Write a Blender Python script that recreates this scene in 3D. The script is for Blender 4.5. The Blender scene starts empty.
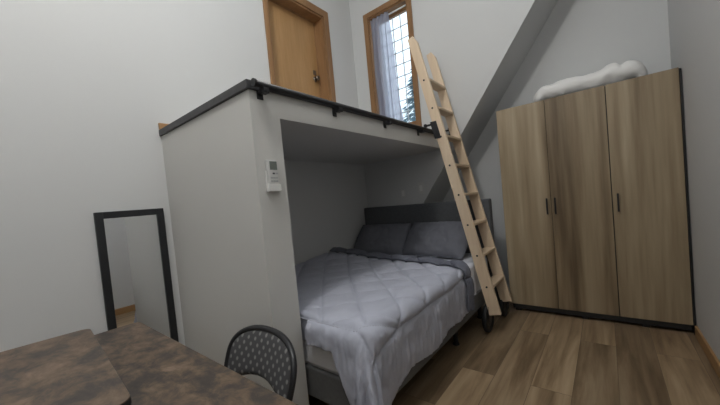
import bpy, bmesh, math, random
from mathutils import Vector, Matrix, noise
random.seed(7)
C = bpy.context.scene.collection
PI = math.pi

# ------------------------------------------------------------------ layout (metres)
XL_WALL, X_RIGHT, Y_BACK, Y_RECESS = -2.435, 0.482, 3.19, 3.73
Y_FRONT, Z_CEIL = -3.0, 4.15
LX, LY, LZ, LY2, LZ0 = -1.316, 0.8657, 1.862, 1.036, 1.716     # loft: face, end, top, alcove side, underside

def diag_z(x): return 1.168 + 1.367 * (x + 1.627)               # slanting edge of the back wall
def diag_x(z): return (z - 1.168) / 1.367 - 1.627

# ------------------------------------------------------------------ materials
def new_mat(name):
    m = bpy.data.materials.new(name); m.use_nodes = True
    nt = m.node_tree; b = nt.nodes['Principled BSDF']
    return m, nt, b

def plain(name, col, rough=0.5, metal=0.0, bump=0.0, bscale=200, var=0.0, vscale=3.0):
    m, nt, b = new_mat(name)
    b.inputs['Base Color'].default_value = (*col, 1); b.inputs['Roughness'].default_value = rough
    b.inputs['Metallic'].default_value = metal
    tc = nt.nodes.new('ShaderNodeTexCoord')
    if var > 0:
        n = nt.nodes.new('ShaderNodeTexNoise'); n.inputs['Scale'].default_value = vscale; n.inputs['Detail'].default_value = 4
        nt.links.new(tc.outputs['Object'], n.inputs['Vector'])
        r = nt.nodes.new('ShaderNodeValToRGB')
        r.color_ramp.elements[0].position = .3; r.color_ramp.elements[1].position = .7
        r.color_ramp.elements[0].color = (*[c * (1 - var) for c in col], 1)
        r.color_ramp.elements[1].color = (*[min(1, c * (1 + var)) for c in col], 1)
        nt.links.new(n.outputs['Fac'], r.inputs['Fac']); nt.links.new(r.outputs['Color'], b.inputs['Base Color'])
    if bump > 0:
        n2 = nt.nodes.new('ShaderNodeTexNoise'); n2.inputs['Scale'].default_value = bscale
        nt.links.new(tc.outputs['Object'], n2.inputs['Vector'])
        bp = nt.nodes.new('ShaderNodeBump'); bp.inputs['Strength'].default_value = bump; bp.inputs['Distance'].default_value = .002
        nt.links.new(n2.outputs['Fac'], bp.inputs['Height']); nt.links.new(bp.outputs['Normal'], b.inputs['Normal'])
    return m

def ramp(nt, stops):
    r = nt.nodes.new('ShaderNodeValToRGB'); cr = r.color_ramp
    while len(cr.elements) < len(stops): cr.elements.new(.5)
    for e, (p, c) in zip(cr.elements, stops): e.position = p; e.color = (*c, 1)
    return r

def wood(name, stops, scale, rough=.45, detail=6, dist=.6, seed=0, fine=.25, finescale=6, bump=.1):
    """grain from noise stretched by `scale` (object coordinates)"""
    m, nt, b = new_mat(name); b.inputs['Roughness'].default_value = rough
    tc = nt.nodes.new('ShaderNodeTexCoord')
    mp = nt.nodes.new('ShaderNodeMapping'); mp.inputs['Scale'].default_value = scale; mp.inputs['Location'].default_value = (seed, seed * .7, seed * 1.3)
    nt.links.new(tc.outputs['Object'], mp.inputs['Vector'])
    n = nt.nodes.new('ShaderNodeTexNoise'); n.inputs['Scale'].default_value = 1; n.inputs['Detail'].default_value = detail; n.inputs['Distortion'].default_value = dist
    nt.links.new(mp.outputs['Vector'], n.inputs['Vector'])
    n2 = nt.nodes.new('ShaderNodeTexNoise'); n2.inputs['Scale'].default_value = finescale; n2.inputs['Detail'].default_value = 3
    nt.links.new(mp.outputs['Vector'], n2.inputs['Vector'])
    mx = nt.nodes.new('ShaderNodeMix'); mx.data_type = 'FLOAT'; mx.inputs[0].default_value = fine
    nt.links.new(n.outputs['Fac'], mx.inputs[2]); nt.links.new(n2.outputs['Fac'], mx.inputs[3])
    r = ramp(nt, stops); nt.links.new(mx.outputs[0], r.inputs['Fac']); nt.links.new(r.outputs['Color'], b.inputs['Base Color'])
    bp = nt.nodes.new('ShaderNodeBump'); bp.inputs['Strength'].default_value = bump; bp.inputs['Distance'].default_value = .001
    nt.links.new(n2.outputs['Fac'], bp.inputs['Height']); nt.links.new(bp.outputs['Normal'], b.inputs['Normal'])
    return m

WALL = plain('wall_paint', (.60, .605, .60), .75, bump=.15, bscale=120, var=.012, vscale=1.5)
WALL2 = plain('loft_paint', (.60, .595, .57), .7, bump=.15, bscale=120, var=.012, vscale=1.5)
CEIL = plain('ceiling_paint', (.8, .8, .79), .8)

def floor_mat():
    m, nt, b = new_mat('plank_floor'); b.inputs['Roughness'].default_value = .42
    L = nt.links.new
    tc = nt.nodes.new('ShaderNodeTexCoord')
    mp = nt.nodes.new('ShaderNodeMapping'); mp.inputs['Rotation'].default_value = (0, 0, PI / 2); mp.inputs['Location'].default_value = (0.35, 0.0, 0)
    L(tc.outputs['Object'], mp.inputs['Vector'])
    br = nt.nodes.new('ShaderNodeTexBrick'); br.inputs['Scale'].default_value = 1
    br.inputs['Brick Width'].default_value = 1.25; br.inputs['Row Height'].default_value = .215
    br.inputs['Mortar Size'].default_value = .0016; br.inputs['Mortar Smooth'].default_value = .1; br.offset = .37
    br.inputs['Color1'].default_value = (0, 0, 0, 1); br.inputs['Color2'].default_value = (1, 1, 1, 1); br.inputs['Mortar'].default_value = (.5, .5, .5, 1)
    L(mp.outputs['Vector'], br.inputs['Vector'])
    # random value per plank shifts the grain
    vm = nt.nodes.new('ShaderNodeVectorMath'); vm.operation = 'MULTIPLY_ADD'
    vm.inputs[1].default_value = (9, 9, 9)
    L(br.outputs['Color'], vm.inputs[0]); L(tc.outputs['Object'], vm.inputs[2])
    mp2 = nt.nodes.new('ShaderNodeMapping'); mp2.inputs['Scale'].default_value = (13, 1.0, 6); L(vm.outputs['Vector'], mp2.inputs['Vector'])
    n = nt.nodes.new('ShaderNodeTexNoise'); n.inputs['Scale'].default_value = 1; n.inputs['Detail'].default_value = 7; n.inputs['Distortion'].default_value = .45; n.inputs['Roughness'].default_value = .6
    L(mp2.outputs['Vector'], n.inputs['Vector'])
    r = ramp(nt, [(.26, (.105, .066, .036)), (.41, (.205, .142, .084)), (.55, (.29, .21, .13)), (.74, (.39, .30, .20))])
    L(n.outputs['Fac'], r.inputs['Fac'])
    # large tone per plank
    mx = nt.nodes.new('ShaderNodeMix'); mx.data_type = 'RGBA'; mx.blend_type = 'MULTIPLY'; mx.inputs[0].default_value = 1
    r2 = ramp(nt, [(0, (.74, .73, .71)), (1, (1.16, 1.15, 1.12))]); L(br.outputs['Color'], r2.inputs['Fac'])
    L(r.outputs['Color'], mx.inputs[6]); L(r2.outputs['Color'], mx.inputs[7])
    mx2 = nt.nodes.new('ShaderNodeMix'); mx2.data_type = 'RGBA'; mx2.inputs[7].default_value = (.09, .06, .04, 1)
    ml = nt.nodes.new('ShaderNodeMath'); ml.operation = 'MULTIPLY'; ml.inputs[1].default_value = .75
    L(br.outputs['Fac'], ml.inputs[0]); L(ml.outputs[0], mx2.inputs[0]); L(mx.outputs[2], mx2.inputs[6]); L(mx2.outputs[2], b.inputs['Base Color'])
    return m
FLOOR = floor_mat()

OAK_STOPS = [(.31, (.125, .086, .046)), (.41, (.215, .157, .092)), (.53, (.315, .243, .152)), (.68, (.44, .355, .24))]
OAK = [wood('wardrobe_oak', OAK_STOPS, (6.0, 3, .33), .5, dist=.35, seed=s, fine=.22, finescale=5) for s in (3.1, 11.7, 23.4)]
PINE = wood('ladder_pine', [(.25, (.56, .42, .28)), (.55, (.68, .54, .39)), (.8, (.76, .63, .48))], (14, 14, 1.2), .5, dist=.3, fine=.2)
PINE_T = wood('tread_pine', [(.25, (.56, .42, .28)), (.55, (.68, .54, .39)), (.8, (.76, .63, .48))], (14, 1.5, 14), .5, dist=.3, fine=.2, seed=4)
DOORWOOD = wood('door_veneer', [(.25, (.33, .19, .075)), (.55, (.42, .25, .11)), (.8, (.49, .305, .145))], (9, 9, .8), .4, dist=.4, fine=.35, finescale=7)
TRIMWOOD = wood('trim_wood', [(.25, (.20, .105, .045)), (.55, (.29, .16, .072)), (.8, (.36, .21, .10))], (10, 10, 1.0), .4, dist=.3, fine=.3)
BASEWOOD = wood('baseboard_wood', [(.25, (.30, .165, .07)), (.55, (.42, .25, .115)), (.8, (.5, .31, .15))], (4, 1.0, 14), .4, dist=.3, fine=.3)
def rustic():
    m, nt, b = new_mat('rustic_laminate'); b.inputs['Roughness'].default_value = .5; L = nt.links.new
    tc = nt.nodes.new('ShaderNodeTexCoord')
    mp = nt.nodes.new('ShaderNodeMapping'); mp.inputs['Scale'].default_value = (10, 14, 5); L(tc.outputs['Object'], mp.inputs['Vector'])
    n = nt.nodes.new('ShaderNodeTexNoise'); n.inputs['Scale'].default_value = 1.1; n.inputs['Detail'].default_value = 10; n.inputs['Roughness'].default_value = .70; n.inputs['Distortion'].default_value = .3
    L(mp.outputs['Vector'], n.inputs['Vector'])
    r = ramp(nt, [(.30, (.026, .023, .021)), (.43, (.054, .043, .036)), (.53, (.112, .076, .050)), (.72, (.215, .155, .108))])
    L(n.outputs['Fac'], r.inputs['Fac']); L(r.outputs['Color'], b.inputs['Base Color'])
    return m
RUSTIC = rustic()
BLACK = plain('black_metal', (.018, .018, .02), .4)
BLACKWOOD = plain('black_board', (.016, .016, .016), .5)
RUBBER = plain('black_rubber', (.012, .012, .013), .65)
NOSING = plain('dark_nosing', (.055, .055, .058), .5, var=.2, vscale=20)
FRAMEBLACK = plain('mirror_frame_black', (.014, .015, .017), .45)
UPHOL = plain('charcoal_upholstery', (.10, .105, .112), .9, bump=.5, bscale=600, var=.1, vscale=60)
UPHOL2 = plain('grey_bed_base', (.135, .137, .137), .9, bump=.5, bscale=600, var=.08, vscale=60)
COMF = plain('grey_comforter', (.43, .445, .515), .85, bump=.5, bscale=40, var=.03, vscale=8)
COMFD = plain('comforter_reverse', (.135, .142, .175), .85, bump=.5, bscale=60, var=.08, vscale=25)
SEAM = plain('comforter_piping', (.36, .37, .42), .8)
PILLOW = plain('pillow_grey', (.155, .16, .185), .85, bump=.3, bscale=60, var=.06, vscale=14)
SHEET = plain('white_sheet', (.66, .68, .74), .85, bump=.6, bscale=70, var=.05, vscale=30)
DUVET = plain('white_duvet', (.80, .79, .77), .8, bump=.4, bscale=50)
CHROME = plain('satin_nickel', (.22, .19, .16), .3, 1.0)
PLASTIC = plain('white_plastic', (.75, .75, .73), .35)
PLASTIC2 = plain('grey_plastic', (.60, .60, .585), .35)
LCD = plain('lcd_grey', (.16, .18, .165), .25)
BTN = plain('button_grey', (.40, .41, .41), .5)
BTND = plain('button_dark', (.07, .075, .08), .5)
PLATE = plain('plate_plastic', (.62, .62, .60), .4)
BARK = plain('bark', (.12, .09, .07), .9)
LEAF = plain('needle_green', (.20, .31, .36), .8)

def mirror_mat():
    m, nt, b = new_mat('mirror_glass'); b.inputs['Base Color'].default_value = (.86, .88, .9, 1); b.inputs['Metallic'].default_value = 1; b.inputs['Roughness'].default_value = .015
    return m
MIRROR = mirror_mat()
def glass_mat():
    m, nt, b = new_mat('window_glass'); nt.nodes.remove(b)
    out = nt.nodes['Material Output']
    t = nt.nodes.new('ShaderNodeBsdfTransparent'); t.inputs['Color'].default_value = (.95, .97, .97, 1)
    g = nt.nodes.new('ShaderNodeBsdfGlossy'); g.inputs['Roughness'].default_value = .02
    mx = nt.nodes.new('ShaderNodeMixShader'); mx.inputs['Fac'].default_value = .06
    nt.links.new(t.outputs[0], mx.inputs[1]); nt.links.new(g.outputs[0], mx.inputs[2]); nt.links.new(mx.outputs[0], out.inputs['Surface'])
    return m
GLASS = glass_mat()
def sheer_mat():
    m, nt, b = new_mat('sheer_curtain'); nt.nodes.remove(b); out = nt.nodes['Material Output']
    d = nt.nodes.new('ShaderNodeBsdfDiffuse'); d.inputs['Color'].default_value = (.42, .43, .50, 1)
    tl = nt.nodes.new('ShaderNodeBsdfTranslucent'); tl.inputs['Color'].default_value = (.50, .51, .60, 1)
    tr = nt.nodes.new('ShaderNodeBsdfTransparent'); tr.inputs['Color'].default_value = (.8, .82, .9, 1)
    m1 = nt.nodes.new('ShaderNodeMixShader'); m1.inputs['Fac'].default_value = .45
    m2 = nt.nodes.new('ShaderNodeMixShader'); m2.inputs['Fac'].default_value = .34
    nt.links.new(d.outputs[0], m1.inputs[1]); nt.links.new(tl.outputs[0], m1.inputs[2])
    nt.links.new(m1.outputs[0], m2.inputs[1]); nt.links.new(tr.outputs[0], m2.inputs[2]); nt.links.new(m2.outputs[0], out.inputs['Surface'])
    return m
SHEER = sheer_mat()
def dotted_mat():
    m, nt, b = new_mat('dotted_fabric'); b.inputs['Roughness'].default_value = .9; L = nt.links.new
    uv = nt.nodes.new('ShaderNodeUVMap')
    mp = nt.nodes.new('ShaderNodeMapping'); mp.inputs['Rotation'].default_value = (0, 0, PI / 4); mp.inputs['Scale'].default_value = (32, 32, 1); L(uv.outputs[0], mp.inputs['Vector'])
    fr = nt.nodes.new('ShaderNodeVectorMath'); fr.operation = 'FRACTION'; L(mp.outputs['Vector'], fr.inputs[0])
    ds = nt.nodes.new('ShaderNodeVectorMath'); ds.operation = 'DISTANCE'; ds.inputs[1].default_value = (.5, .5, 0); L(fr.outputs['Vector'], ds.inputs[0])
    r = ramp(nt, [(.14, (.22, .215, .21)), (.30, (.066, .066, .068))]); L(ds.outputs['Value'], r.inputs['Fac'])
    L(r.outputs['Color'], b.inputs['Base Color'])
    return m
DOTS = dotted_mat()

# ------------------------------------------------------------------ object helpers
def root_loc(o):
    while o.parent: o = o.parent
    return Vector(o.location)

def obj(name, bm, mat, parent=None, smooth=False, label=None, bevel=0.0, recalc=True):
    """ONE mesh object; bm is in world metres"""
    me = bpy.data.meshes.new(name)
    if parent is not None: bmesh.ops.translate(bm, verts=bm.verts, vec=-root_loc(parent))
    if recalc: bmesh.ops.recalc_face_normals(bm, faces=bm.faces)
    bm.to_mesh(me); bm.free()
    me.materials.append(mat)
    if smooth: me.polygons.foreach_set('use_smooth', [True] * len(me.polygons))
    o = bpy.data.objects.new(name, me); C.objects.link(o)
    if parent is not None: o.parent = parent
    if label: o['label'] = label
    if bevel > 0:
        md = o.modifiers.new('bevel', 'BEVEL'); md.width = bevel; md.segments = 2; md.limit_method = 'ANGLE'; md.angle_limit = math.radians(40)
    return o

def tag(o, label, cat, group=None):
    o['label'] = label; o['category'] = cat
    if group: o['group'] = group
    return o

def thing(name, label, cat, loc, group=None):
    o = bpy.data.objects.new(name, None); C.objects.link(o); o.location = loc
    o.empty_display_size = .1
    return tag(o, label, cat, group)

def struct(name, bm, mat, parent=None, **k):
    o = obj(name, bm, mat, parent, **k)
    if parent is None: o['kind'] = 'structure'
    return o

def box(bm, x0, x1, y0, y1, z0, z1, M=None):
    vs = [bm.verts.new(Vector((x, y, z))) for x in (x0, x1) for y in (y0, y1) for z in (z0, z1)]
    if M:
        for v in vs: v.co = M @ v.co
    for f in ((0, 1, 3, 2), (4, 6, 7, 5), (0, 4, 5, 1), (2, 3, 7, 6), (0, 2, 6, 4), (1, 5, 7, 3)):
        bm.faces.new([vs[i] for i in f])
    return vs
def bx(*a, M=None):
    bm = bmesh.new(); box(bm, *a, M=M); return bm

def prism(bm, pts, axis, a, b):
    """polygon in the two other axes, extruded along axis from a to b"""
    def P(p, w):
        return {'x': (w, p[0], p[1]), 'y': (p[0], w, p[1]), 'z': (p[0], p[1], w)}[axis]
    A = [bm.verts.new(P(p, a)) for p in pts]; B = [bm.verts.new(P(p, b)) for p in pts]
    bm.faces.new(A); bm.faces.new(B[::-1]); n = len(pts)
    for i in range(n): bm.faces.new((A[i], A[(i + 1) % n], B[(i + 1) % n], B[i]))

def tube(bm, path, r, seg=10, closed=False):
    path = [Vector(p) for p in path]; n = len(path); rings = []
    prev = None
    for i, p in enumerate(path):
        if closed: t = (path[(i + 1) % n] - path[i - 1])
        else: t = path[min(i + 1, n - 1)] - path[max(i - 1, 0)]
        t.normalize()
        if prev is None:
            u = t.orthogonal().normalized()
        else:
            u = (prev - t * prev.dot(t)).normalized()
        prev = u; w = t.cross(u)
        rr = r[i] if isinstance(r, (list, tuple)) else r
        rings.append([bm.verts.new(p + (u * math.cos(2 * PI * k / seg) + w * math.sin(2 * PI * k / seg)) * rr) for k in range(seg)])
    m = n if closed else n - 1
    for i in range(m):
        A, B = rings[i], rings[(i + 1) % n]
        for k in range(seg): bm.faces.new((A[k], A[(k + 1) % seg], B[(k + 1) % seg], B[k]))
    if not closed: bm.faces.new(rings[0][::-1]); bm.faces.new(rings[-1])

def disc(bm, c, axis, r, h, seg=28, r2=None):
    c = Vector(c); d = Vector(axis).normalized()
    tube(bm, [c - d * h / 2, c + d * h / 2], r, seg)

def lathe(bm, c, axis, prof, seg=32):
    """closed ring profile (radius, offset along axis)"""
    c = Vector(c); d = Vector(axis).normalized(); u = d.orthogonal().normalized(); w = d.cross(u); n = len(prof)
    R = [[bm.verts.new(c + d * o + (u * math.cos(2 * PI * k / seg) + w * math.sin(2 * PI * k / seg)) * r) for (r, o) in prof] for k in range(seg)]
    for k in range(seg):
        for i in range(n): bm.faces.new((R[k][i], R[(k + 1) % seg][i], R[(k + 1) % seg][(i + 1) % n], R[k][(i + 1) % n]))

def grid(bm, nu, nv, f, uvf=None):
    V = [[bm.verts.new(f(i / nu, j / nv)) for j in range(nv + 1)] for i in range(nu + 1)]
    uvl = bm.loops.layers.uv.verify() if uvf else None
    for i in range(nu):
        for j in range(nv):
            fc = bm.faces.new((V[i][j], V[i + 1][j], V[i + 1][j + 1], V[i][j + 1]))
            if uvf:
                for lp, (a, b_) in zip(fc.loops, ((i, j), (i + 1, j), (i + 1, j + 1), (i, j + 1))): lp[uvl].uv = uvf(a / nu, b_ / nv)
    return V

def fbm(p, s=1.0): return noise.noise(Vector(p) * s)
def sm(a, b, x):
    t = max(0, min(1, (x - a) / (b - a))); return t * t * (3 - 2 * t)

# ------------------------------------------------------------------ room shell
struct('floor', bx(XL_WALL - .3, X_RIGHT + .2, Y_FRONT - .2, Y_RECESS + .2, -.12, 0), FLOOR)
struct('ceiling', bx(XL_WALL - .3, X_RIGHT + .2, Y_FRONT - .2, Y_RECESS + .2, Z_CEIL, Z_CEIL + .12), CEIL)
# left wall, with the opening of the loft door
DY0, DY1, DZ0, DZ1 = 1.895, 2.665, LZ, 3.385
bm = bmesh.new(); T = .22
box(bm, XL_WALL - T, XL_WALL, Y_FRONT, DY0, 0, Z_CEIL)
box(bm, XL_WALL - T, XL_WALL, DY1, Y_BACK, 0, Z_CEIL)
box(bm, XL_WALL - T, XL_WALL, DY0, DY1, DZ1, Z_CEIL); box(bm, XL_WALL - T, XL_WALL, DY0, DY1, 0, DZ0)
box(bm, XL_WALL - T, XL_WALL, Y_BACK, Y_RECESS + .2, 0, Z_CEIL)
struct('wall_left', bm, WALL)
struct('wall_right', bx(X_RIGHT, X_RIGHT + .15, Y_FRONT, Y_RECESS + .2, 0, Z_CEIL), WALL)
struct('wall_front', bx(XL_WALL, X_RIGHT, Y_FRONT - .15, Y_FRONT, 0, Z_CEIL), plain('front_bounce_cut', (.36, .36, .36), .8))  # unseen wall, toned dark to cut light bounced back into the room
# back wall above the slanted edge, with window opening
WX0, WX1, WZ0, WZ1 = -2.165, -1.625, 2.06, 3.455
TH = .20
bm = bmesh.new()
def strip(x0, x1, lo0, lo1, hi): prism(bm, [(x0, lo0), (x1, lo1), (x1, hi), (x0, hi)], 'y', Y_BACK, Y_BACK + TH)
strip(XL_WALL, WX0, diag_z(XL_WALL), diag_z(WX0), Z_CEIL)
strip(WX0, WX1, diag_z(WX0), diag_z(WX1), WZ0)
strip(WX0, WX1, WZ1, WZ1, Z_CEIL)
strip(WX1, X_RIGHT, diag_z(WX1), diag_z(X_RIGHT), Z_CEIL)
struct('wall_back', bm, WALL)
bm = bmesh.new()      # the slanting underside that steps back to the recess
prism(bm, [(XL_WALL, diag_z(XL_WALL) + .001), (X_RIGHT, diag_z(X_RIGHT) + .001), (X_RIGHT, diag_z(X_RIGHT) + .08), (XL_WALL, diag_z(XL_WALL) + .08)], 'y', Y_BACK + .001, Y_RECESS)
struct('wall_soffit', bm, WALL)
bm = bmesh.new()
prism(bm, [(XL_WALL, 0), (X_RIGHT, 0), (X_RIGHT, diag_z(X_RIGHT) + .08), (XL_WALL, diag_z(XL_WALL) + .08)], 'y', Y_RECESS, Y_RECESS + .15)
struct('wall_recess', bm, WALL)
# skirting
struct('baseboard_right', bx(X_RIGHT - .016, X_RIGHT, Y_FRONT, 3.27, 0, .085), BASEWOOD, bevel=.004)
struct('baseboard_left', bx(XL_WALL, XL_WALL + .016, Y_FRONT, LY, 0, .085), BASEWOOD, bevel=.004)
struct('baseboard_front', bx(XL_WALL + .016, X_RIGHT - .016, Y_FRONT, Y_FRONT + .016, 0, .085), BASEWOOD, bevel=.004)
# loft
struct('wall_loft', bx(XL_WALL, LX, LY, LY2, 0, LZ - .004), WALL2)
struct('floor_loft', bx(XL_WALL, LX, LY2, Y_BACK, LZ0, LZ - .004), WALL2)
# dark nosing round the deck edge
bm = bmesh.new()
box(bm, XL_WALL, LX + .012, LY - .014, LY + .055, LZ - .030, LZ + .014)
box(bm, LX - .05, LX + .012, LY + .055, Y_BACK, LZ - .018, LZ + .012)
struct('trim_1', bm, NOSING, bevel=.004)
struct('trim_2', bx(XL_WALL, XL_WALL + .02, LY - .012, 1.845, LZ + .014, LZ + .062), BASEWOOD, bevel=.004)
# light switch plates in the alcove
def plate(x0, x1, z0, z1, label, cat, name, toggle):
    t = thing(name, label, cat, ((x0 + x1) / 2, Y_BACK, z0))
    obj('cover_plate', bx(x0, x1, Y_BACK - .008, Y_BACK, z0, z1), PLATE, t, bevel=.003)
    cx, cz = (x0 + x1) / 2, (z0 + z1) / 2
    obj(toggle, bx(cx - .017, cx + .017, Y_BACK - .014, Y_BACK - .008, cz - .033, cz + .033), PLASTIC, t, bevel=.002)
plate(-1.685, -1.605, 1.262, 1.395, 'white wall switch plate beside the slanting wall edge above the headboard', 'light switch', 'light_switch', 'rocker')
plate(-1.915, -1.855, 1.25, 1.33, 'small pale socket plate above the middle of the headboard', 'socket', 'wall_socket', 'socket_insert')

# ------------------------------------------------------------------ loft door
bm = bmesh.new(); xs = XL_WALL - .13
box(bm, xs - .04, xs, DY0 + .02, DY1 - .02, DZ0 - .004, DZ1 - .02)
d1 = struct('door_1', bm, DOORWOOD)
bm = bmesh.new(); cw = .08
for a, b_ in ((DY0 - .045, DY0), (DY1, DY1 + cw)): box(bm, XL_WALL, XL_WALL + .018, a, b_, LZ + .0, DZ1 + cw)
box(bm, XL_WALL, XL_WALL + .018, DY0, DY1, DZ1, DZ1 + cw)
box(bm, XL_WALL - .2, XL_WALL + .004, DY0, DY0 + .018, DZ0, DZ1); box(bm, XL_WALL - .2, XL_WALL + .004, DY1 - .018, DY1, DZ0, DZ1)
box(bm, XL_WALL - .2, XL_WALL + .004, DY0, DY1, DZ1 - .018, DZ1)
box(bm, xs, xs + .012, DY0 + .018, DY0 + .03, DZ0, DZ1 - .018); box(bm, xs, xs + .012, DY1 - .03, DY1 - .018, DZ0, DZ1 - .018)
box(bm, xs, xs + .012, DY0 + .03, DY1 - .03, DZ1 - .03, DZ1 - .018)
struct('door_frame', bm, TRIMWOOD, d1, bevel=.003)
bm = bmesh.new(); ky, kz = DY1 - .085, 2.70
disc(bm, (xs + .005, ky, kz), (1, 0, 0), .03, .01, 24)
disc(bm, (xs + .025, ky, kz), (1, 0, 0), .011, .04, 16)
lathe(bm, (xs + .045, ky, kz), (1, 0, 0), [(.001, -.012), (.022, -.012), (.028, 0), (.024, .014), (.001, .018)], 24)
struct('door_handle', bm, CHROME, d1, smooth=True)
bm = bmesh.new(); box(bm, xs, xs + .006, ky - .022, ky + .022, kz + .05, kz + .1)
struct('latch_plate', bm, CHROME, d1)

# ------------------------------------------------------------------ window
bm = bmesh.new(); cw = .065; yf = Y_BACK - .018
for a, b_ in ((WX0 - cw, WX0), (WX1, WX1 + cw - .01)): box(bm, a, b_, yf, Y_BACK, WZ0 - cw, WZ1 + cw)
box(bm, WX0, WX1, yf, Y_BACK, WZ1, WZ1 + cw); box(bm, WX0, WX1, yf, Y_BACK, WZ0 - cw, WZ0)
for a, b_ in ((WX0, WX0 + .015), (WX1 - .015, WX1)): box(bm, a, b_, Y_BACK - .004, Y_BACK + TH, WZ0, WZ1)
box(bm, WX0, WX1, Y_BACK - .004, Y_BACK + TH, WZ1 - .015, WZ1); box(bm, WX0, WX1, Y_BACK - .004, Y_BACK + TH, WZ0, WZ0 + .015)
w1 = struct('window_1', bm, TRIMWOOD, bevel=.003)
ys = Y_BACK + .09; sw = .045; ax0, ax1, az0, az1 = WX0 + .015, WX1 - .015, WZ0 + .015, WZ1 - .015
bm = bmesh.new()
box(bm, ax0, ax0 + sw, ys, ys + .035, az0, az1); box(bm, ax1 - sw, ax1, ys, ys + .035, az0, az1)
box(bm, ax0 + sw, ax1 - sw, ys, ys + .035, az1 - sw, az1); box(bm, ax0 + sw, ax1 - sw, ys, ys + .035, az0, az0 + sw)
struct('window_sash', bm, TRIMWOOD, w1, bevel=.003)
struct('window_pane', bx(ax0 + sw, ax1 - sw, ys + .015, ys + .019, az0 + sw, az1 - sw), GLASS, w1)
bm = bmesh.new(); gx0, gx1, gz0, gz1 = ax0 + sw, ax1 - sw, az0 + sw, az1 - sw
for k in (1, 2, 3): x = gx0 + (gx1 - gx0) * k / 4; box(bm, x - .005, x + .005, ys + .021, ys + .027, gz0, gz1)
for k in range(1, 9): z = gz0 + (gz1 - gz0) * k / 9; box(bm, gx0, gx1, ys + .021, ys + .027, z - .005, z + .005)
struct('window_grid', bm, plain('pale_grid', (.8, .82, .85), .5), w1)
# curtain rod and sheer curtain
rod = thing('curtain_rod', 'thin white curtain rod across the top of the loft window', 'curtain rod', (WX0, Y_BACK + .03, 3.40))
bm = bmesh.new(); tube(bm, [(WX0 + .016, Y_BACK + .035, 3.408), (WX1 - .016, Y_BACK + .035, 3.408)], .009, 10); obj('rod', bm, PLASTIC, rod, smooth=True)
for x in (WX0 + .021, WX1 - .021):
    bm = bmesh.new(); disc(bm, (x, Y_BACK + .035, 3.408), (1, 0, 0), .016, .010, 16); obj('socket_ring', bm, PLASTIC, rod)
bm = bmesh.new()
def curt(u, v):
    z = 3.43 - v * 1.34
    x0 = -2.142 - .0 * v; x1 = -1.872 + .07 * v
    x = x0 + (x1 - x0) * u + .008 * math.sin(9 * v + 5 * u)
    amp = .012 + .018 * v
    y = Y_BACK + .035 + amp * math.sin(u * 2 * PI * 4.5 + .8 * math.sin(3 * v)) - .030
    return Vector((x, y, z))
grid(bm, 90, 40, curt)
tag(obj('curtain', bm, SHEER, smooth=True), 'sheer grey curtain drawn to the left side of the loft window', 'curtain')

# conifer outside the window
TXC = -3.93
t = thing('conifer_tree', 'blue-green conifer seen outside through the loft window', 'tree', (TXC, 8.0, 0))
bm = bmesh.new(); tube(bm, [(TXC, 8, 0), (TXC, 8, 4.7)], [.14, .02], 8); obj('trunk', bm, BARK, t)
bm = bmesh.new()
for i in range(2200):
    z = 4.95 - 4.0 * random.random() ** .9; R = .05 + (4.95 - z) * .36
    a = random.random() * 2 * PI; r = R * math.sqrt(random.random())
    c = Vector((TXC + r * math.cos(a), 8 + r * math.sin(a), z - .25 * r)); q = .05 + .05 * random.random()
    d = Vector((math.cos(a), math.sin(a), -.4)).normalized(); w = d.cross(Vector((random.uniform(-.4, .4), random.uniform(-.4, .4), 1))).normalized()
    bm.faces.new([bm.verts.new(c + d * q * 2), bm.verts.new(c + w * q * .6), bm.verts.new(c - d * q), bm.verts.new(c - w * q * .6)])
obj('foliage', bm, LEAF, t)

# ------------------------------------------------------------------ ladder rail along the loft front
RX, RZ = LX + .045, LZ - .012
rail = thing('ladder_rail', 'black pipe rail running along the front edge of the loft', 'rail', (RX, LY, RZ))
bm = bmesh.new(); tube(bm, [(RX, LY + .005, RZ), (RX, Y_BACK - .01, RZ)], .0155, 14); obj('pipe', bm, BLACK, rail, smooth=True)
for y in (LY + .004, Y_BACK - .012):
    bm = bmesh.new(); disc(bm, (RX, y, RZ), (0, 1, 0), .020, .012, 16); obj('end_cap', bm, BLACK, rail)
for y in (.925, 1.462, 2.03, 2.575):
    bm = bmesh.new()
    box(bm, LX + .001, LX + .007, y - .018, y + .018, RZ - .058, RZ - .002)
    box(bm, LX + .007, RX + .006, y - .013, y + .013, RZ - .034, RZ - .012)
    box(bm, RX - .018, RX + .018, y - .016, y + .016, RZ - .040, RZ - .014)
    br = obj('bracket', bm, BLACK, rail, bevel=.003)
    bm = bmesh.new(); disc(bm, (RX + .02, y, RZ - .030), (1, 0, 0), .007, .006, 10); obj('bolt', bm, BLACK, br)

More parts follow.
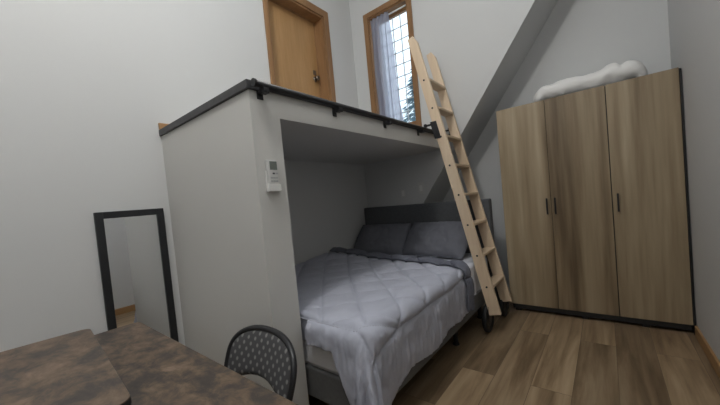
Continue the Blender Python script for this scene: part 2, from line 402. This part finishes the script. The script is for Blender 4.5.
# ------------------------------------------------------------------ rolling ladder
LN, LF = 2.655, 3.055                        # outer faces of the near and far stile
SL, LX0 = -.219, -.7465
def lad(z): return LX0 + SL * z
lt = thing('rolling_ladder', 'pale pine rolling ladder leaning on the loft rail beside the bed', 'ladder', (lad(.1), (LN + LF) / 2, 0))
ang = math.atan(SL); hw = .047 / math.cos(ang); ST = .030
ZB, ZT_ = .178, 2.68
def stile(y0, y1, ztop):
    bm = bmesh.new()
    prism(bm, [(lad(ZB) - hw, ZB - .012), (lad(ZB) + hw, ZB + .008), (lad(ztop) + hw, ztop - .02), (lad(ztop) + hw * .1, ztop + .045), (lad(ztop) - hw, ztop + .03)], 'y', y0, y1)
    return bm
zs = [.413 + .2687 * k for k in range(8)]
for y0, y1, side in ((LN, LN + ST, -1), (LF - ST, LF, 1)):
    s = obj('stile', stile(y0, y1, ZT_ if side < 0 else ZT_ - .03), PINE, lt, bevel=.004)
    yo = y0 if side < 0 else y1
    for z in zs:
        bm = bmesh.new(); disc(bm, (lad(z), yo + side * .0015, z), (0, 1, 0), .0085, .005, 12); obj('bolt', bm, BLACK, s)
first = None
for k, z in enumerate(zs):
    if first is None:
        bm = bmesh.new(); x = lad(z)
        box(bm, x - .044, x + .050, LN + ST, LF - ST, z - .012, z + .012)
        first = obj('tread', bm, PINE_T, lt, bevel=.004)
    else:
        o = first.copy(); C.objects.link(o); o.parent = lt; o.location = (lad(z) - lad(zs[0]), 0, z - zs[0])
# bottom wheels, running along the loft front
def wheel(x, y, r, yst):
    bm = bmesh.new(); lathe(bm, (x, y, r), (1, 0, 0), [(r * .62, -.016), (r * .9, -.02), (r, -.012), (r, .012), (r * .9, .02), (r * .62, .016)], 36)
    w = obj('wheel', bm, RUBBER, lt, smooth=True)
    bm = bmesh.new(); disc(bm, (x, y, r), (1, 0, 0), r * .63, .022, 28); disc(bm, (x, y, r), (1, 0, 0), .018, .05, 16)
    obj('hub', bm, BLACK, w)
    bm = bmesh.new()
    box(bm, x + .022, x + .028, min(y, yst) - .015, max(y, yst) + .012, r - .015, r + .12)
    box(bm, x + .022, lad(r + .1) - hw * .3, yst - .012, yst + .012, r + .06, r + .12)
    obj('wheel_bracket', bm, BLACK, lt, bevel=.003)
wheel(-.864, 2.715, .122, LN + .013)
wheel(-.832, 3.12, .118, LF - .013)
# top rollers riding on the rail
for y, side in ((LN, -1), (LF, 1)):
    yo = y + side * .004; x = lad(RZ)
    bm = bmesh.new()
    zc = RZ - .02
    prism(bm, [(lad(zc - .085) - hw - .012, zc - .085), (lad(zc - .085) + .000, zc - .085), (lad(zc + .075) + .000, zc + .075), (lad(zc + .075) - hw - .012, zc + .075)], 'y', yo - .004, yo + .004)
    br = obj('roller_bracket', bm, BLACK, lt, bevel=.003)
    bm = bmesh.new(); disc(bm, (RX + .002, yo, RZ + .031), (0, 1, 0), .015, .024, 20); obj('roller', bm, RUBBER, br)
    bm = bmesh.new(); box(bm, RX - .012, x - hw, yo - .004, yo + .004, RZ + .020, RZ + .038); obj('roller_arm', bm, BLACK, br)

# ------------------------------------------------------------------ wardrobe
WX_0, WX_1, WYF, WYB, WZT = -.812, .478, 3.297, 3.722, 2.008
wd = thing('wardrobe', 'tall three door wardrobe in grey-brown oak with black edge and base', 'wardrobe', ((WX_0 + WX_1) / 2, (WYF + WYB) / 2, 0))
bm = bmesh.new()
box(bm, WX_0 + .006, WX_0 + .022, WYF + .02, WYB, .07, WZT - .004)
box(bm, WX_1 - .010, WX_1, WYF - .004, WYB, .0, WZT - .012)
box(bm, WX_0 + .006, WX_1, WYF + .02, WYB, WZT - .02, WZT - .004)
box(bm, WX_0 + .006, WX_1, WYF + .02, WYB, .07, .088)
box(bm, WX_0 + .006, WX_1, WYB - .01, WYB, .07, WZT - .004)
for x in (-.378, .038): box(bm, x - .008, x + .008, WYF + .02, WYB, .088, WZT - .02)
obj('carcass', bm, BLACKWOOD, wd, label='black carcass panels of the wardrobe')
bm = bmesh.new(); box(bm, WX_0 + .02, WX_1 - .02, WYF + .012, WYF + .03, .028, .072); obj('plinth', bm, BLACKWOOD, wd, label='black plinth under the wardrobe doors')
for x in (-.75, -.2, .2): obj('foot', bx(x - .025, x + .025, WYF + .03, WYF + .08, 0, .07), BLACKWOOD, wd)
seams = [WX_0, -.398, .036, WX_1 - .012]
for i in range(3):
    a, b_ = seams[i] + (.0015 if i else 0), seams[i + 1] - .0015
    if i == 2: a += .003
    if i == 0: pass
    dr = obj('door', bx(a, b_, WYF, WYF + .018, .074, WZT), OAK[i], wd, bevel=.0015)
    hx = (b_ - .032, a + .030, a + .034)[i]
    bm = bmesh.new(); z0, z1 = .962, 1.112
    box(bm, hx - .006, hx + .006, WYF - .026, WYF - .018, z0, z1)
    for z in (z0 + .012, z1 - .012): box(bm, hx - .005, hx + .005, WYF - .019, WYF + .001, z - .006, z + .006)
    obj('handle', bm, BLACK, dr, bevel=.002)
# rolled white duvet on top
bm = bmesh.new()
def duv(u, v):
    x = -.51 + .83 * u
    e = max(1e-3, (1 - abs(2 * u - 1) ** 7)) ** .45
    h = (.155 + .012 * math.sin(2.6 * u + 2.2) + .045 * sm(.58, .76, u) - .03 * math.exp(-((u - .80) / .03) ** 2)) * e
    d = .185 * e
    a = v * 2 * PI
    ca, sa = math.cos(a), math.sin(a)
    y = 3.52 + d * (abs(ca) ** .8) * (1 if ca > 0 else -1)
    z = WZT + .002 + max(0.002, h * .5 + h * .55 * (abs(sa) ** .8) * (1 if sa > 0 else -1))
    p = Vector((x, y, z))
    n = .020 * fbm(p, 9) + .010 * fbm(p, 22)
    return p + Vector((0, .5 * n, max(0, n) if z < 2.02 else n))
grid(bm, 80, 36, duv); bmesh.ops.remove_doubles(bm, verts=bm.verts, dist=.0015)
tag(obj('rolled_duvet', bm, DUVET, smooth=True), 'rolled white duvet lying along the top of the oak wardrobe', 'duvet')

# ------------------------------------------------------------------ bed
BX0, BX1, BY0, BY1 = -2.425, -.925, 1.062, 3.02
bed = thing('upholstered_bed', 'grey upholstered double bed frame with tall charcoal headboard in the alcove', 'bed', ((BX0 + BX1) / 2, (BY0 + BY1) / 2, 0))
obj('headboard', bx(XL_WALL + .008, -.885, 3.085, 3.175, .12, 1.153), UPHOL, bed, bevel=.012, label='charcoal fabric headboard')
bm = bmesh.new()
box(bm, BX0, BX1, BY0, BY0 + .05, .20, .37)
obj('foot_rail', bm, UPHOL2, bed, bevel=.01)
for a, b_ in ((BX0, BX0 + .05), (BX1 - .05, BX1)): obj('side_rail', bx(a, b_, BY0 + .05, 3.085, .20, .345), UPHOL2, bed, bevel=.01)
obj('slat_base', bx(BX0 + .05, BX1 - .05, BY0 + .05, 3.06, .26, .33), UPHOL2, bed)
for x in (BX0 + .1, BX1 - .1):
    for y in (1.25, 2.36, 2.98):
        bm = bmesh.new(); tube(bm, [(x, y, 0), (x, y, .2)], [.018, .024], 12); lg = obj('leg', bm, BLACK, bed)
        bm = bmesh.new(); disc(bm, (x, y, .006), (0, 0, 1), .026, .012, 14); obj('glide', bm, RUBBER, lg)
MX1 = -.952
mt = thing('mattress', 'white mattress on the grey bed frame, edge showing below the comforter', 'mattress', ((BX0 + MX1) / 2, 2.06, .345))
obj('mattress_body', bx(BX0 + .005, MX1, BY0 + .012, 3.075, .346, .60), plain('mattress_white', (.8, .81, .84), .85, bump=.4, bscale=90), mt, bevel=.045)

# white sheet hanging down the side near the head
def drape(s, edge, zt, R, lim):
    """s: distance across; returns (x, z) going over an edge at `edge`"""
    if s <= edge: return s, zt
    a = s - edge
    if a < R * PI / 2: return edge + R * math.sin(a / R), zt - R * (1 - math.cos(a / R))
    return edge + R, zt - R - (a - R * PI / 2)
bm = bmesh.new()
def shf(u, v):
    y = 2.28 + .78 * v
    s = -2.0 + u * 1.43
    x, z = drape(s, MX1 - .03, .612, .04, 0)
    hang = max(0, .57 - z)
    x += .010 * math.sin(y * 34 + 2 * fbm((y, z, 0), 6)) * min(1, hang * 5) + .004 * fbm((x, y, z), 30) - .012 * hang
    z += .010 * fbm((x, y, 0), 8) + (.015 * math.sin(y * 21) if u > .98 else 0)
    return Vector((x, y, z))
grid(bm, 90, 60, shf)
so = obj('bed_sheet', bm, SHEET, smooth=True); md = so.modifiers.new('solid', 'SOLIDIFY'); md.thickness = .006; md.offset = 1
tag(so, 'white bed sheet hanging over the bed side next to the ladder', 'sheet')

# comforter
CX0, CXE, CYH, CYE = -2.405, -.945, 2.40, 1.100
S0, T0, HS, HF = CXE - CX0, CYH - CYE, .39, .19
SEAMA, SEAMB = .12, .045            # border seam, just over the edge of the bed
C0, C1, APEX = (0, .045), (.12, -.22), (.20, .10)   # the seam cuts the corner, a V runs down from there
CR = .06
def ctop(x, y):
    return .655 + .030 * sm(-1.6, -2.3, x) * sm(1.5, 2.3, y) + .02 * sm(1.9, 2.4, y)
DQ = .30
def segd(p, a, b):
    ax, ay = b[0] - a[0], b[1] - a[1]; k = max(0, min(1, ((p[0] - a[0]) * ax + (p[1] - a[1]) * ay) / (ax * ax + ay * ay)))
    return math.hypot(p[0] - a[0] - k * ax, p[1] - a[1] - k * ay)
def border(a, b_):
    """positive inside the border seam"""
    return min(SEAMA - a, SEAMB - b_, .0185 - .911 * a - .412 * b_)
def qlines(s, t):
    p, q = (s + t - 2.325) / DQ, (s - t + .115) / DQ
    inner = min(abs(p - round(p)), abs(q - round(q))) * DQ / 1.414
    a, b_ = s - S0, t - T0
    e = border(a, b_)
    if e >= 0: return min(inner, e)
    return min(-e, segd((a, b_), C0, APEX), segd((a, b_), C1, APEX))
def quilt(s, t):
    d = qlines(s, t)
    h = .013 * (1 - math.exp(-d / .035)) + .008 * (1 - math.exp(-d / .007))
    e = -border(s - S0, t - T0)
    if e > 0:                            # gathered strip outside the seam
        a, b_ = s - S0, t - T0
        u = t if a > b_ else s
        h += (.0075 * fbm((u * 34, e * 5, 2), 1) + .004 * fbm((u * 70, e * 9, 7), 1)) * sm(0, .03, e)
    return h
def comf(s, t):
    a, b_ = s - S0, t - T0
    x, y = CX0 + s, CYH - t
    qd = quilt(s, t)
    w = .006 * fbm((s, t, 1), 4) + .005 * fbm((s, t, 5), 11) + .003 * fbm((s, t, 9), 26)
    y += (.085 * (1 - 2 * min(s, S0) / S0) + .16 * max(0, s - S0)) * (1 - sm(0, .8, t))
    zt = ctop(min(x, CXE), max(y, CYE))
    if a <= 0 and b_ <= 0:
        return Vector((x, y, zt + qd + w))
    if a > 0 and b_ <= 0: r, th = a, 0.0
    elif a <= 0 and b_ > 0: r, th = b_, PI / 2
    else: r, th = math.hypot(a, b_), math.atan2(b_, a)
    d = Vector((math.cos(th), -math.sin(th), 0))
    base = Vector((min(x, CXE), max(y, CYE), zt))
    k = r / CR
    if k < PI / 2: ho, dz, nz = CR * math.sin(k), CR * (1 - math.cos(k)), math.cos(k)
    else: ho, dz, nz = CR, CR + r - CR * PI / 2, 0
    hang = max(0, r - CR * PI / 2)
    cor = math.sin(2 * th)
    ho += .21 * hang * cor
    # gathers and folds
    near = sm(.35, 0, max(-a, 0)) * sm(0, .02, b_) if b_ > 0 else 0
    if th == 0: ho += .010 * fbm((t * 9, hang * 2, 0), 1) * sm(0, .1, hang) - .05 * hang
    elif th == PI / 2: ho += .010 * fbm((s * 10, hang * 2, 3), 1) * sm(0, .06, hang) + .04 * hang * near
    else: ho += .030 * math.sin(th * 10.5 + .4) * sm(.04, .3, hang) * cor
    nrm = (d * math.sqrt(max(0, 1 - nz * nz)) + Vector((0, 0, nz)))
    return base + d * ho - Vector((0, 0, dz)) + nrm * (w + qd)
def hem_foot(s): return .175 + .015 * math.sin(s * 9) + .27 * sm(S0 - .20, S0 - .03, s)
def hem_side(t): return HS + .015 * math.sin(t * 11) + .06 * sm(T0 - .45, T0, t)
NS, NT = 250, 240
bm = bmesh.new()
def cg(u, v):
    s = u * (S0 + HS)
    t = v * (T0 + hem_foot(s))
    s = u * (S0 + hem_side(t))
    if s > S0 and t > T0:                 # rounded corner flap
        a, b_ = s - S0, t - T0; r = math.hypot(a, b_)
        lim = .53
        if r > lim: s, t = S0 + a / r * lim, T0 + b_ / r * lim
    p = comf(s, t)
    if p.x < LX + .04: p.y = max(p.y, LY2 + .026)
    return p
V = grid(bm, NS, NT, cg)
bmesh.ops.remove_doubles(bm, verts=bm.verts, dist=.0004)
bmesh.ops.recalc_face_normals(bm, faces=bm.faces); bm.normal_update()
if sum(f.normal.z for f in bm.faces) < 0: bmesh.ops.reverse_faces(bm, faces=bm.faces)
cf = obj('comforter', bm, COMF, smooth=True, recalc=False)
md = cf.modifiers.new('solid', 'SOLIDIFY'); md.thickness = .020; md.offset = -1
tag(cf, 'light grey quilted comforter spread over the bed and draping at the corner', 'comforter')
# piped border seam
def seam(path):
    bm = bmesh.new(); tube(bm, path, .0045, 6); return bm
def leg_pts(a, b_, n): return [comf(S0 + a[0] + (b_[0] - a[0]) * k / n, T0 + a[1] + (b_[1] - a[1]) * k / n) for k in range(n)]
pts = leg_pts((SEAMA, -T0 + .02), C1, 70) + leg_pts(C1, C0, 20) + leg_pts(C0, (-S0, SEAMB), 80)
obj('piped_seam', seam(pts), SEAM, cf, smooth=True)
# dark reverse folded over along the head edge
bm = bmesh.new()
def fold(u, v):
    s = u * (S0 + HS * .97)
    e = .004
    W_ = .095 + .012 * fbm((s, 0, 0), 5)
    if v < .7: t, off = W_ * (1 - v / .7), .012 + .022 * math.sin(v / .7 * PI * .8) + .006 * fbm((s, v, 2), 7)
    else:
        k = (v - .7) / .3; t, off = -.022 * math.sin(k * PI), .022 - .045 * k
    tt = max(0, t)
    p = comf(s, tt); ds = comf(s + e, tt) - p; dt = comf(s, tt + e) - p
    n = dt.cross(ds).normalized()
    if n.dot(Vector((.6, 0, 1))) < 0: n = -n
    if t < 0: p = p + Vector((0, -t, 0))
    return p + n * off
grid(bm, 150, 18, fold)
fo = obj('folded_edge', bm, COMFD, cf, smooth=True, label='darker grey reverse folded over at the head end')
md = fo.modifiers.new('solid', 'SOLIDIFY'); md.thickness = .006; md.offset = 0

# pillows
def pillow(cx, cy, cz, w, h, th, tilt, yaw, seed, label):
    M = Matrix.Translation((cx, cy, cz)) @ Matrix.Rotation(yaw, 4, 'Z') @ Matrix.Rotation(tilt, 4, 'X')
    t = thing('pillow', label, 'pillow', (cx, cy, cz - .2), 'grey pillows against the headboard')
    bm = bmesh.new()
    def P(u, v, sgn):
        a, b_ = 2 * u - 1, 2 * v - 1
        px = a * w / 2 * (1 - .05 * (1 - b_ * b_) * abs(a) ** 3 * -1 - .03); py = b_ * h / 2 * (1 - .05 * abs(a) ** 6 * 0 - .04 * (1 - a * a) * abs(b_) ** 3)
        prof = max(0, (1 - a ** 4)) ** .6 * max(0, (1 - b_ ** 4)) ** .6
        n = .018 * fbm((a * 1.5 + seed, b_ * 1.2, sgn), 1.6) + .012 * fbm((a * 6 + seed, b_ * 3 + 2 * a, sgn), 1.5)
        return M @ Vector((px, py, sgn * (th / 2 * prof + n * prof)))
    grid(bm, 54, 36, lambda u, v: P(u, v, 1)); grid(bm, 54, 36, lambda u, v: P(u, v, -1))
    bmesh.ops.remove_doubles(bm, verts=bm.verts, dist=.0008)
    obj('pillow_body', bm, PILLOW, t, smooth=True)
    path = []
    N = 24
    for k in range(N): path.append(P(k / N, 0, 1))
    for k in range(N): path.append(P(1, k / N, 1))
    for k in range(N): path.append(P(1 - k / N, 1, 1))
    for k in range(N): path.append(P(0, 1 - k / N, 1))
    bm = bmesh.new(); tube(bm, path, .005, 6, closed=True); obj('piping', bm, PILLOW, t, smooth=True)
pillow(-2.07, 2.90, .785, .68, .42, .15, math.radians(48), math.radians(3), 1.3, 'grey pillow against the headboard on the wall side of the bed')
pillow(-1.375, 2.88, .792, .68, .42, .15, math.radians(48), math.radians(-4), 5.1, 'grey pillow against the headboard on the ladder side of the bed')

# ------------------------------------------------------------------ mirror on the left wall
mr = thing('standing_mirror', 'tall narrow mirror in a flat black frame against the left wall', 'mirror', (XL_WALL, .632, 0))
MY0, MY1, MZ1 = .446, .818, 1.326; fw_ = .042
bm = bmesh.new(); xa, xb = XL_WALL + .002, XL_WALL + .026
MZ0 = .0
box(bm, xa, xb, MY0, MY0 + fw_, MZ0, MZ1); box(bm, xa, xb, MY1 - fw_, MY1, MZ0, MZ1)
box(bm, xa, xb, MY0 + fw_, MY1 - fw_, MZ1 - fw_, MZ1); box(bm, xa, xb, MY0 + fw_, MY1 - fw_, MZ0, MZ0 + fw_)
obj('frame', bm, FRAMEBLACK, mr, bevel=.003)
obj('mirror_glass', bx(xa + .004, xa + .012, MY0 + fw_ - .004, MY1 - fw_ + .004, MZ0 + fw_ - .004, MZ1 - fw_ + .004), MIRROR, mr)

# ------------------------------------------------------------------ AC remote in its wall holder
hy0, hy1 = .910, .976
hl = thing('remote_mount', 'small white wall bracket on the loft pillar holding the remote', 'holder', (LX, (hy0 + hy1) / 2, 1.335))
bm = bmesh.new()
box(bm, LX, LX + .004, hy0, hy1, 1.335, 1.44); box(bm, LX + .004, LX + .030, hy0 - .003, hy0, 1.335, 1.375); box(bm, LX + .004, LX + .030, hy1, hy1 + .003, 1.335, 1.375)
box(bm, LX + .027, LX + .030, hy0, hy1, 1.335, 1.372); box(bm, LX + .004, LX + .027, hy0, hy1, 1.335, 1.338)
obj('holder_shell', bm, PLASTIC, hl, bevel=.001)
rm = thing('remote_control', 'white air conditioner remote with grey screen in the wall holder', 'remote control', (LX + .006, (hy0 + hy1) / 2, 1.34))
obj('remote_body', bx(LX + .006, LX + .025, hy0 + .004, hy1 - .004, 1.340, 1.492), PLASTIC2, rm, bevel=.004)
obj('screen', bx(LX + .025, LX + .0265, hy0 + .014, hy1 - .010, 1.442, 1.484), LCD, rm)
bi = 0
for z, ys_, m_ in ((1.424, (.5, .78), 0), (1.402, (.3, .52, .74), 1), (1.385, (.3, .52, .74), 1)):
    for f in ys_:
        y = hy0 + (hy1 - hy0) * f
        obj('button', bx(LX + .025, LX + .027, y - .006, y + .006, z - .004, z + .004), BTND if (m_ == 0 and f == .5) else BTN, rm)

# ------------------------------------------------------------------ table with raised shelf
TX0, TX1, TY0, TY1, TZ = -1.862, -.36, -.30, .465, .75
tb = thing('desk', 'desk with mottled rustic brown top in the foreground', 'desk', ((TX0 + TX1) / 2, (TY0 + TY1) / 2, 0))
def rounded(x0, x1, y0, y1, r, n=6):
    P = []
    for cx, cy, a0 in ((x1 - r, y1 - r, 0), (x0 + r, y1 - r, 90), (x0 + r, y0 + r, 180), (x1 - r, y0 + r, 270)):
        for k in range(n + 1): a = math.radians(a0 + 90 * k / n); P.append((cx + r * math.cos(a), cy + r * math.sin(a)))
    return P
bm = bmesh.new(); prism(bm, rounded(TX0, TX1, TY0, TY1, .03), 'z', TZ - .02, TZ); obj('desk_top', bm, RUSTIC, tb, bevel=.002)
for x in (TX0 + .06, TX1 - .06):
    for y in (TY0 + .06, TY1 - .07):
        obj('leg', bx(x - .02, x + .02, y - .02, y + .02, 0, TZ - .02), BLACK, tb)
obj('crossbar', bx(TX0 + .08, TX1 - .08, TY0 + .05, TY0 + .07, .3, .34), BLACK, tb)
rs = thing('desk_shelf', 'raised rustic board with rounded corners standing on the desk', 'desk shelf', (-1.2, 0, TZ))
MR = Matrix.Translation((-1.2, .0, 0)) @ Matrix.Rotation(math.radians(-4.3), 4, 'Z')
SZ = .87
bm = bmesh.new(); prism(bm, rounded(-.348, .374, -.32, .205, .03), 'z', SZ - .016, SZ); bmesh.ops.transform(bm, matrix=MR, verts=bm.verts); obj('shelf_board', bm, RUSTIC, rs, bevel=.001)
bm = bmesh.new(); prism(bm, rounded(-.349, .375, -.321, .206, .031), 'z', SZ - .017, SZ - .0025); bmesh.ops.transform(bm, matrix=MR, verts=bm.verts); obj('edge_band', bm, BLACKWOOD, rs)
for x in (-.28, .26):
    bm = bmesh.new(); box(bm, x - .009, x + .009, -.28, .10, TZ + .001, SZ - .016, M=MR); obj('side_support', bm, BLACKWOOD, rs)

# ------------------------------------------------------------------ chair
CCX, CCY, CYAW = -1.130, .648, .0
ch = thing('padded_chair', 'black tube framed chair with dotted grey padded back at the desk', 'chair', (CCX, CCY - .2, 0))
MC = Matrix.Translation((CCX, CCY, 0)) @ Matrix.Rotation(CYAW, 4, 'Z')
HWD, ZC, HZ = .222, .622, .122
def back_pt(u, w_):
    """u -1..1 across, w_ 0..1 up; rounded back, wrapping forward at the sides"""
    xt, zt = HWD * u, ZC + HZ * (max(0, 1 - abs(u) ** 2.5)) ** (1 / 2.5)
    xb, zb = HWD * .95 * u, .512 + .062 * (1 - u * u)
    k = w_ + .18 * w_ * (1 - w_) * (abs(u) ** 4)
    x = xb + (xt - xb) * (1 - (1 - w_) ** 1.6); z = zb + (zt - zb) * w_
    return Vector((x, -.03 * u * u + .36 * (z - .53), z))
bm = bmesh.new()
def padf(sgn):
    def f(u, v):
        a = math.sin((2 * u - 1) * PI / 2); p = back_pt(a * .985, v * .99)
        th = .015 * (max(0, 1 - a ** 6)) ** .5 * (max(0, 1 - (2 * v - 1) ** 6)) ** .5
        return MC @ (p + Vector((0, sgn * th, 0)))
    return f
for sg in (-1, 1): grid(bm, 30, 16, padf(sg), uvf=lambda u, v: (back_pt(math.sin((2 * u - 1) * PI / 2), v).x, back_pt(math.sin((2 * u - 1) * PI / 2), v).z))
bmesh.ops.remove_doubles(bm, verts=bm.verts, dist=.0006)
obj('backrest', bm, DOTS, ch, smooth=True, label='dotted grey fabric back pad')
path = [MC @ Vector((-HWD * .90, .03, .02)), MC @ Vector((-HWD * .92, -.075, .38))]
for k in range(6): path.append(MC @ back_pt(-1, k / 6))
for k in range(33): path.append(MC @ back_pt(math.sin((-1 + 2 * k / 32) * PI / 2), 1))
for k in range(5, -1, -1): path.append(MC @ back_pt(1, k / 6))
path += [MC @ Vector((HWD * .92, -.075, .38)), MC @ Vector((HWD * .90, .03, .02))]
bm = bmesh.new(); tube(bm, path, .0125, 10); obj('back_frame', bm, BLACK, ch, smooth=True)
bm = bmesh.new(); prism(bm, [(p[0], p[1]) for p in rounded(-.155, .155, -.44, -.09, .06)], 'z', .42, .46); bmesh.ops.transform(bm, matrix=MC, verts=bm.verts); obj('seat', bm, DOTS, ch, bevel=.012)
for s in (-1, 1):
    bm = bmesh.new(); tube(bm, [MC @ Vector((s * .145, -.10, .41)), MC @ Vector((s * .155, -.42, .02))], .0115, 10); lg = obj('leg', bm, BLACK, ch, smooth=True)
    for yy, xx in ((-.42, s * .155), (.03, s * HWD * .90)):
        bm = bmesh.new(); tube(bm, [MC @ Vector((xx, yy, 0)), MC @ Vector((xx, yy, .035))], .015, 10); obj('foot_cap', bm, RUBBER, lg)
bm = bmesh.new(); tube(bm, [MC @ Vector((-HWD * .9, -.012, .24)), MC @ Vector((HWD * .9, -.012, .24))], .009, 8); obj('stretcher', bm, BLACK, ch)

# ------------------------------------------------------------------ light
def area(name, loc, rot, size, power, col, sy=None):
    l = bpy.data.lights.new(name, 'AREA'); l.energy = power; l.color = col; l.size = size
    if sy: l.shape = 'RECTANGLE'; l.size_y = sy
    o = bpy.data.objects.new(name, l); C.objects.link(o); o.location = loc; o.rotation_euler = rot; return o
l = bpy.data.lights.new('ceiling_bulb', 'POINT'); l.energy = 80; l.color = (1, .985, .96); l.shadow_soft_size = .11
lo = bpy.data.objects.new('ceiling_bulb', l); C.objects.link(lo); lo.location = (-.80, .0, 3.88)
area('ceiling_fill', (-.9, 1.2, 4.12), (0, 0, 0), 1.8, 16, (.90, .95, 1.0), 2.0)  # added soft fill standing in for ceiling bounce, not a fixture of the room

fl = area('front_fill', (.25, -2.2, 2.75), (0, 0, 0), 1.0, 12, (.95, .98, 1.0), 1.4)  # added fill from behind the camera to lift recess and soffit, no window there
fl.rotation_euler = (Vector((-.4, 3.4, 2.2)) - Vector(fl.location)).to_track_quat('-Z', 'Y').to_euler()

W = bpy.data.worlds.new('daylight'); bpy.context.scene.world = W; W.use_nodes = True
bg = W.node_tree.nodes['Background']; bg.inputs['Color'].default_value = (.80, .90, 1, 1); bg.inputs['Strength'].default_value = 1.9

# ------------------------------------------------------------------ camera
yaw, pit, rol = -.6738, .0342, -.0935
fwd = Vector((math.sin(yaw) * math.cos(pit), math.cos(yaw) * math.cos(pit), -math.sin(pit)))
rt = Vector((math.cos(yaw), -math.sin(yaw), 0)); up = rt.cross(fwd)
r2 = rt * math.cos(rol) + up * math.sin(rol); u2 = -rt * math.sin(rol) + up * math.cos(rol)
cam = bpy.data.cameras.new('camera'); co = bpy.data.objects.new('camera', cam); C.objects.link(co)
M = Matrix((r2, u2, -fwd)).transposed().to_4x4(); M.translation = (0, 0, 1.2456); co.matrix_world = M
cam.sensor_width = 36; cam.lens = 307.15 / 720 * 36; cam.shift_x = -1.69 / 720; cam.shift_y = 9.065 / 720; cam.clip_start = .01
sc = bpy.context.scene; sc.camera = co
sc.view_settings.view_transform = 'Standard'; sc.view_settings.look = 'None'; sc.view_settings.exposure = -.03; sc.view_settings.gamma = .96
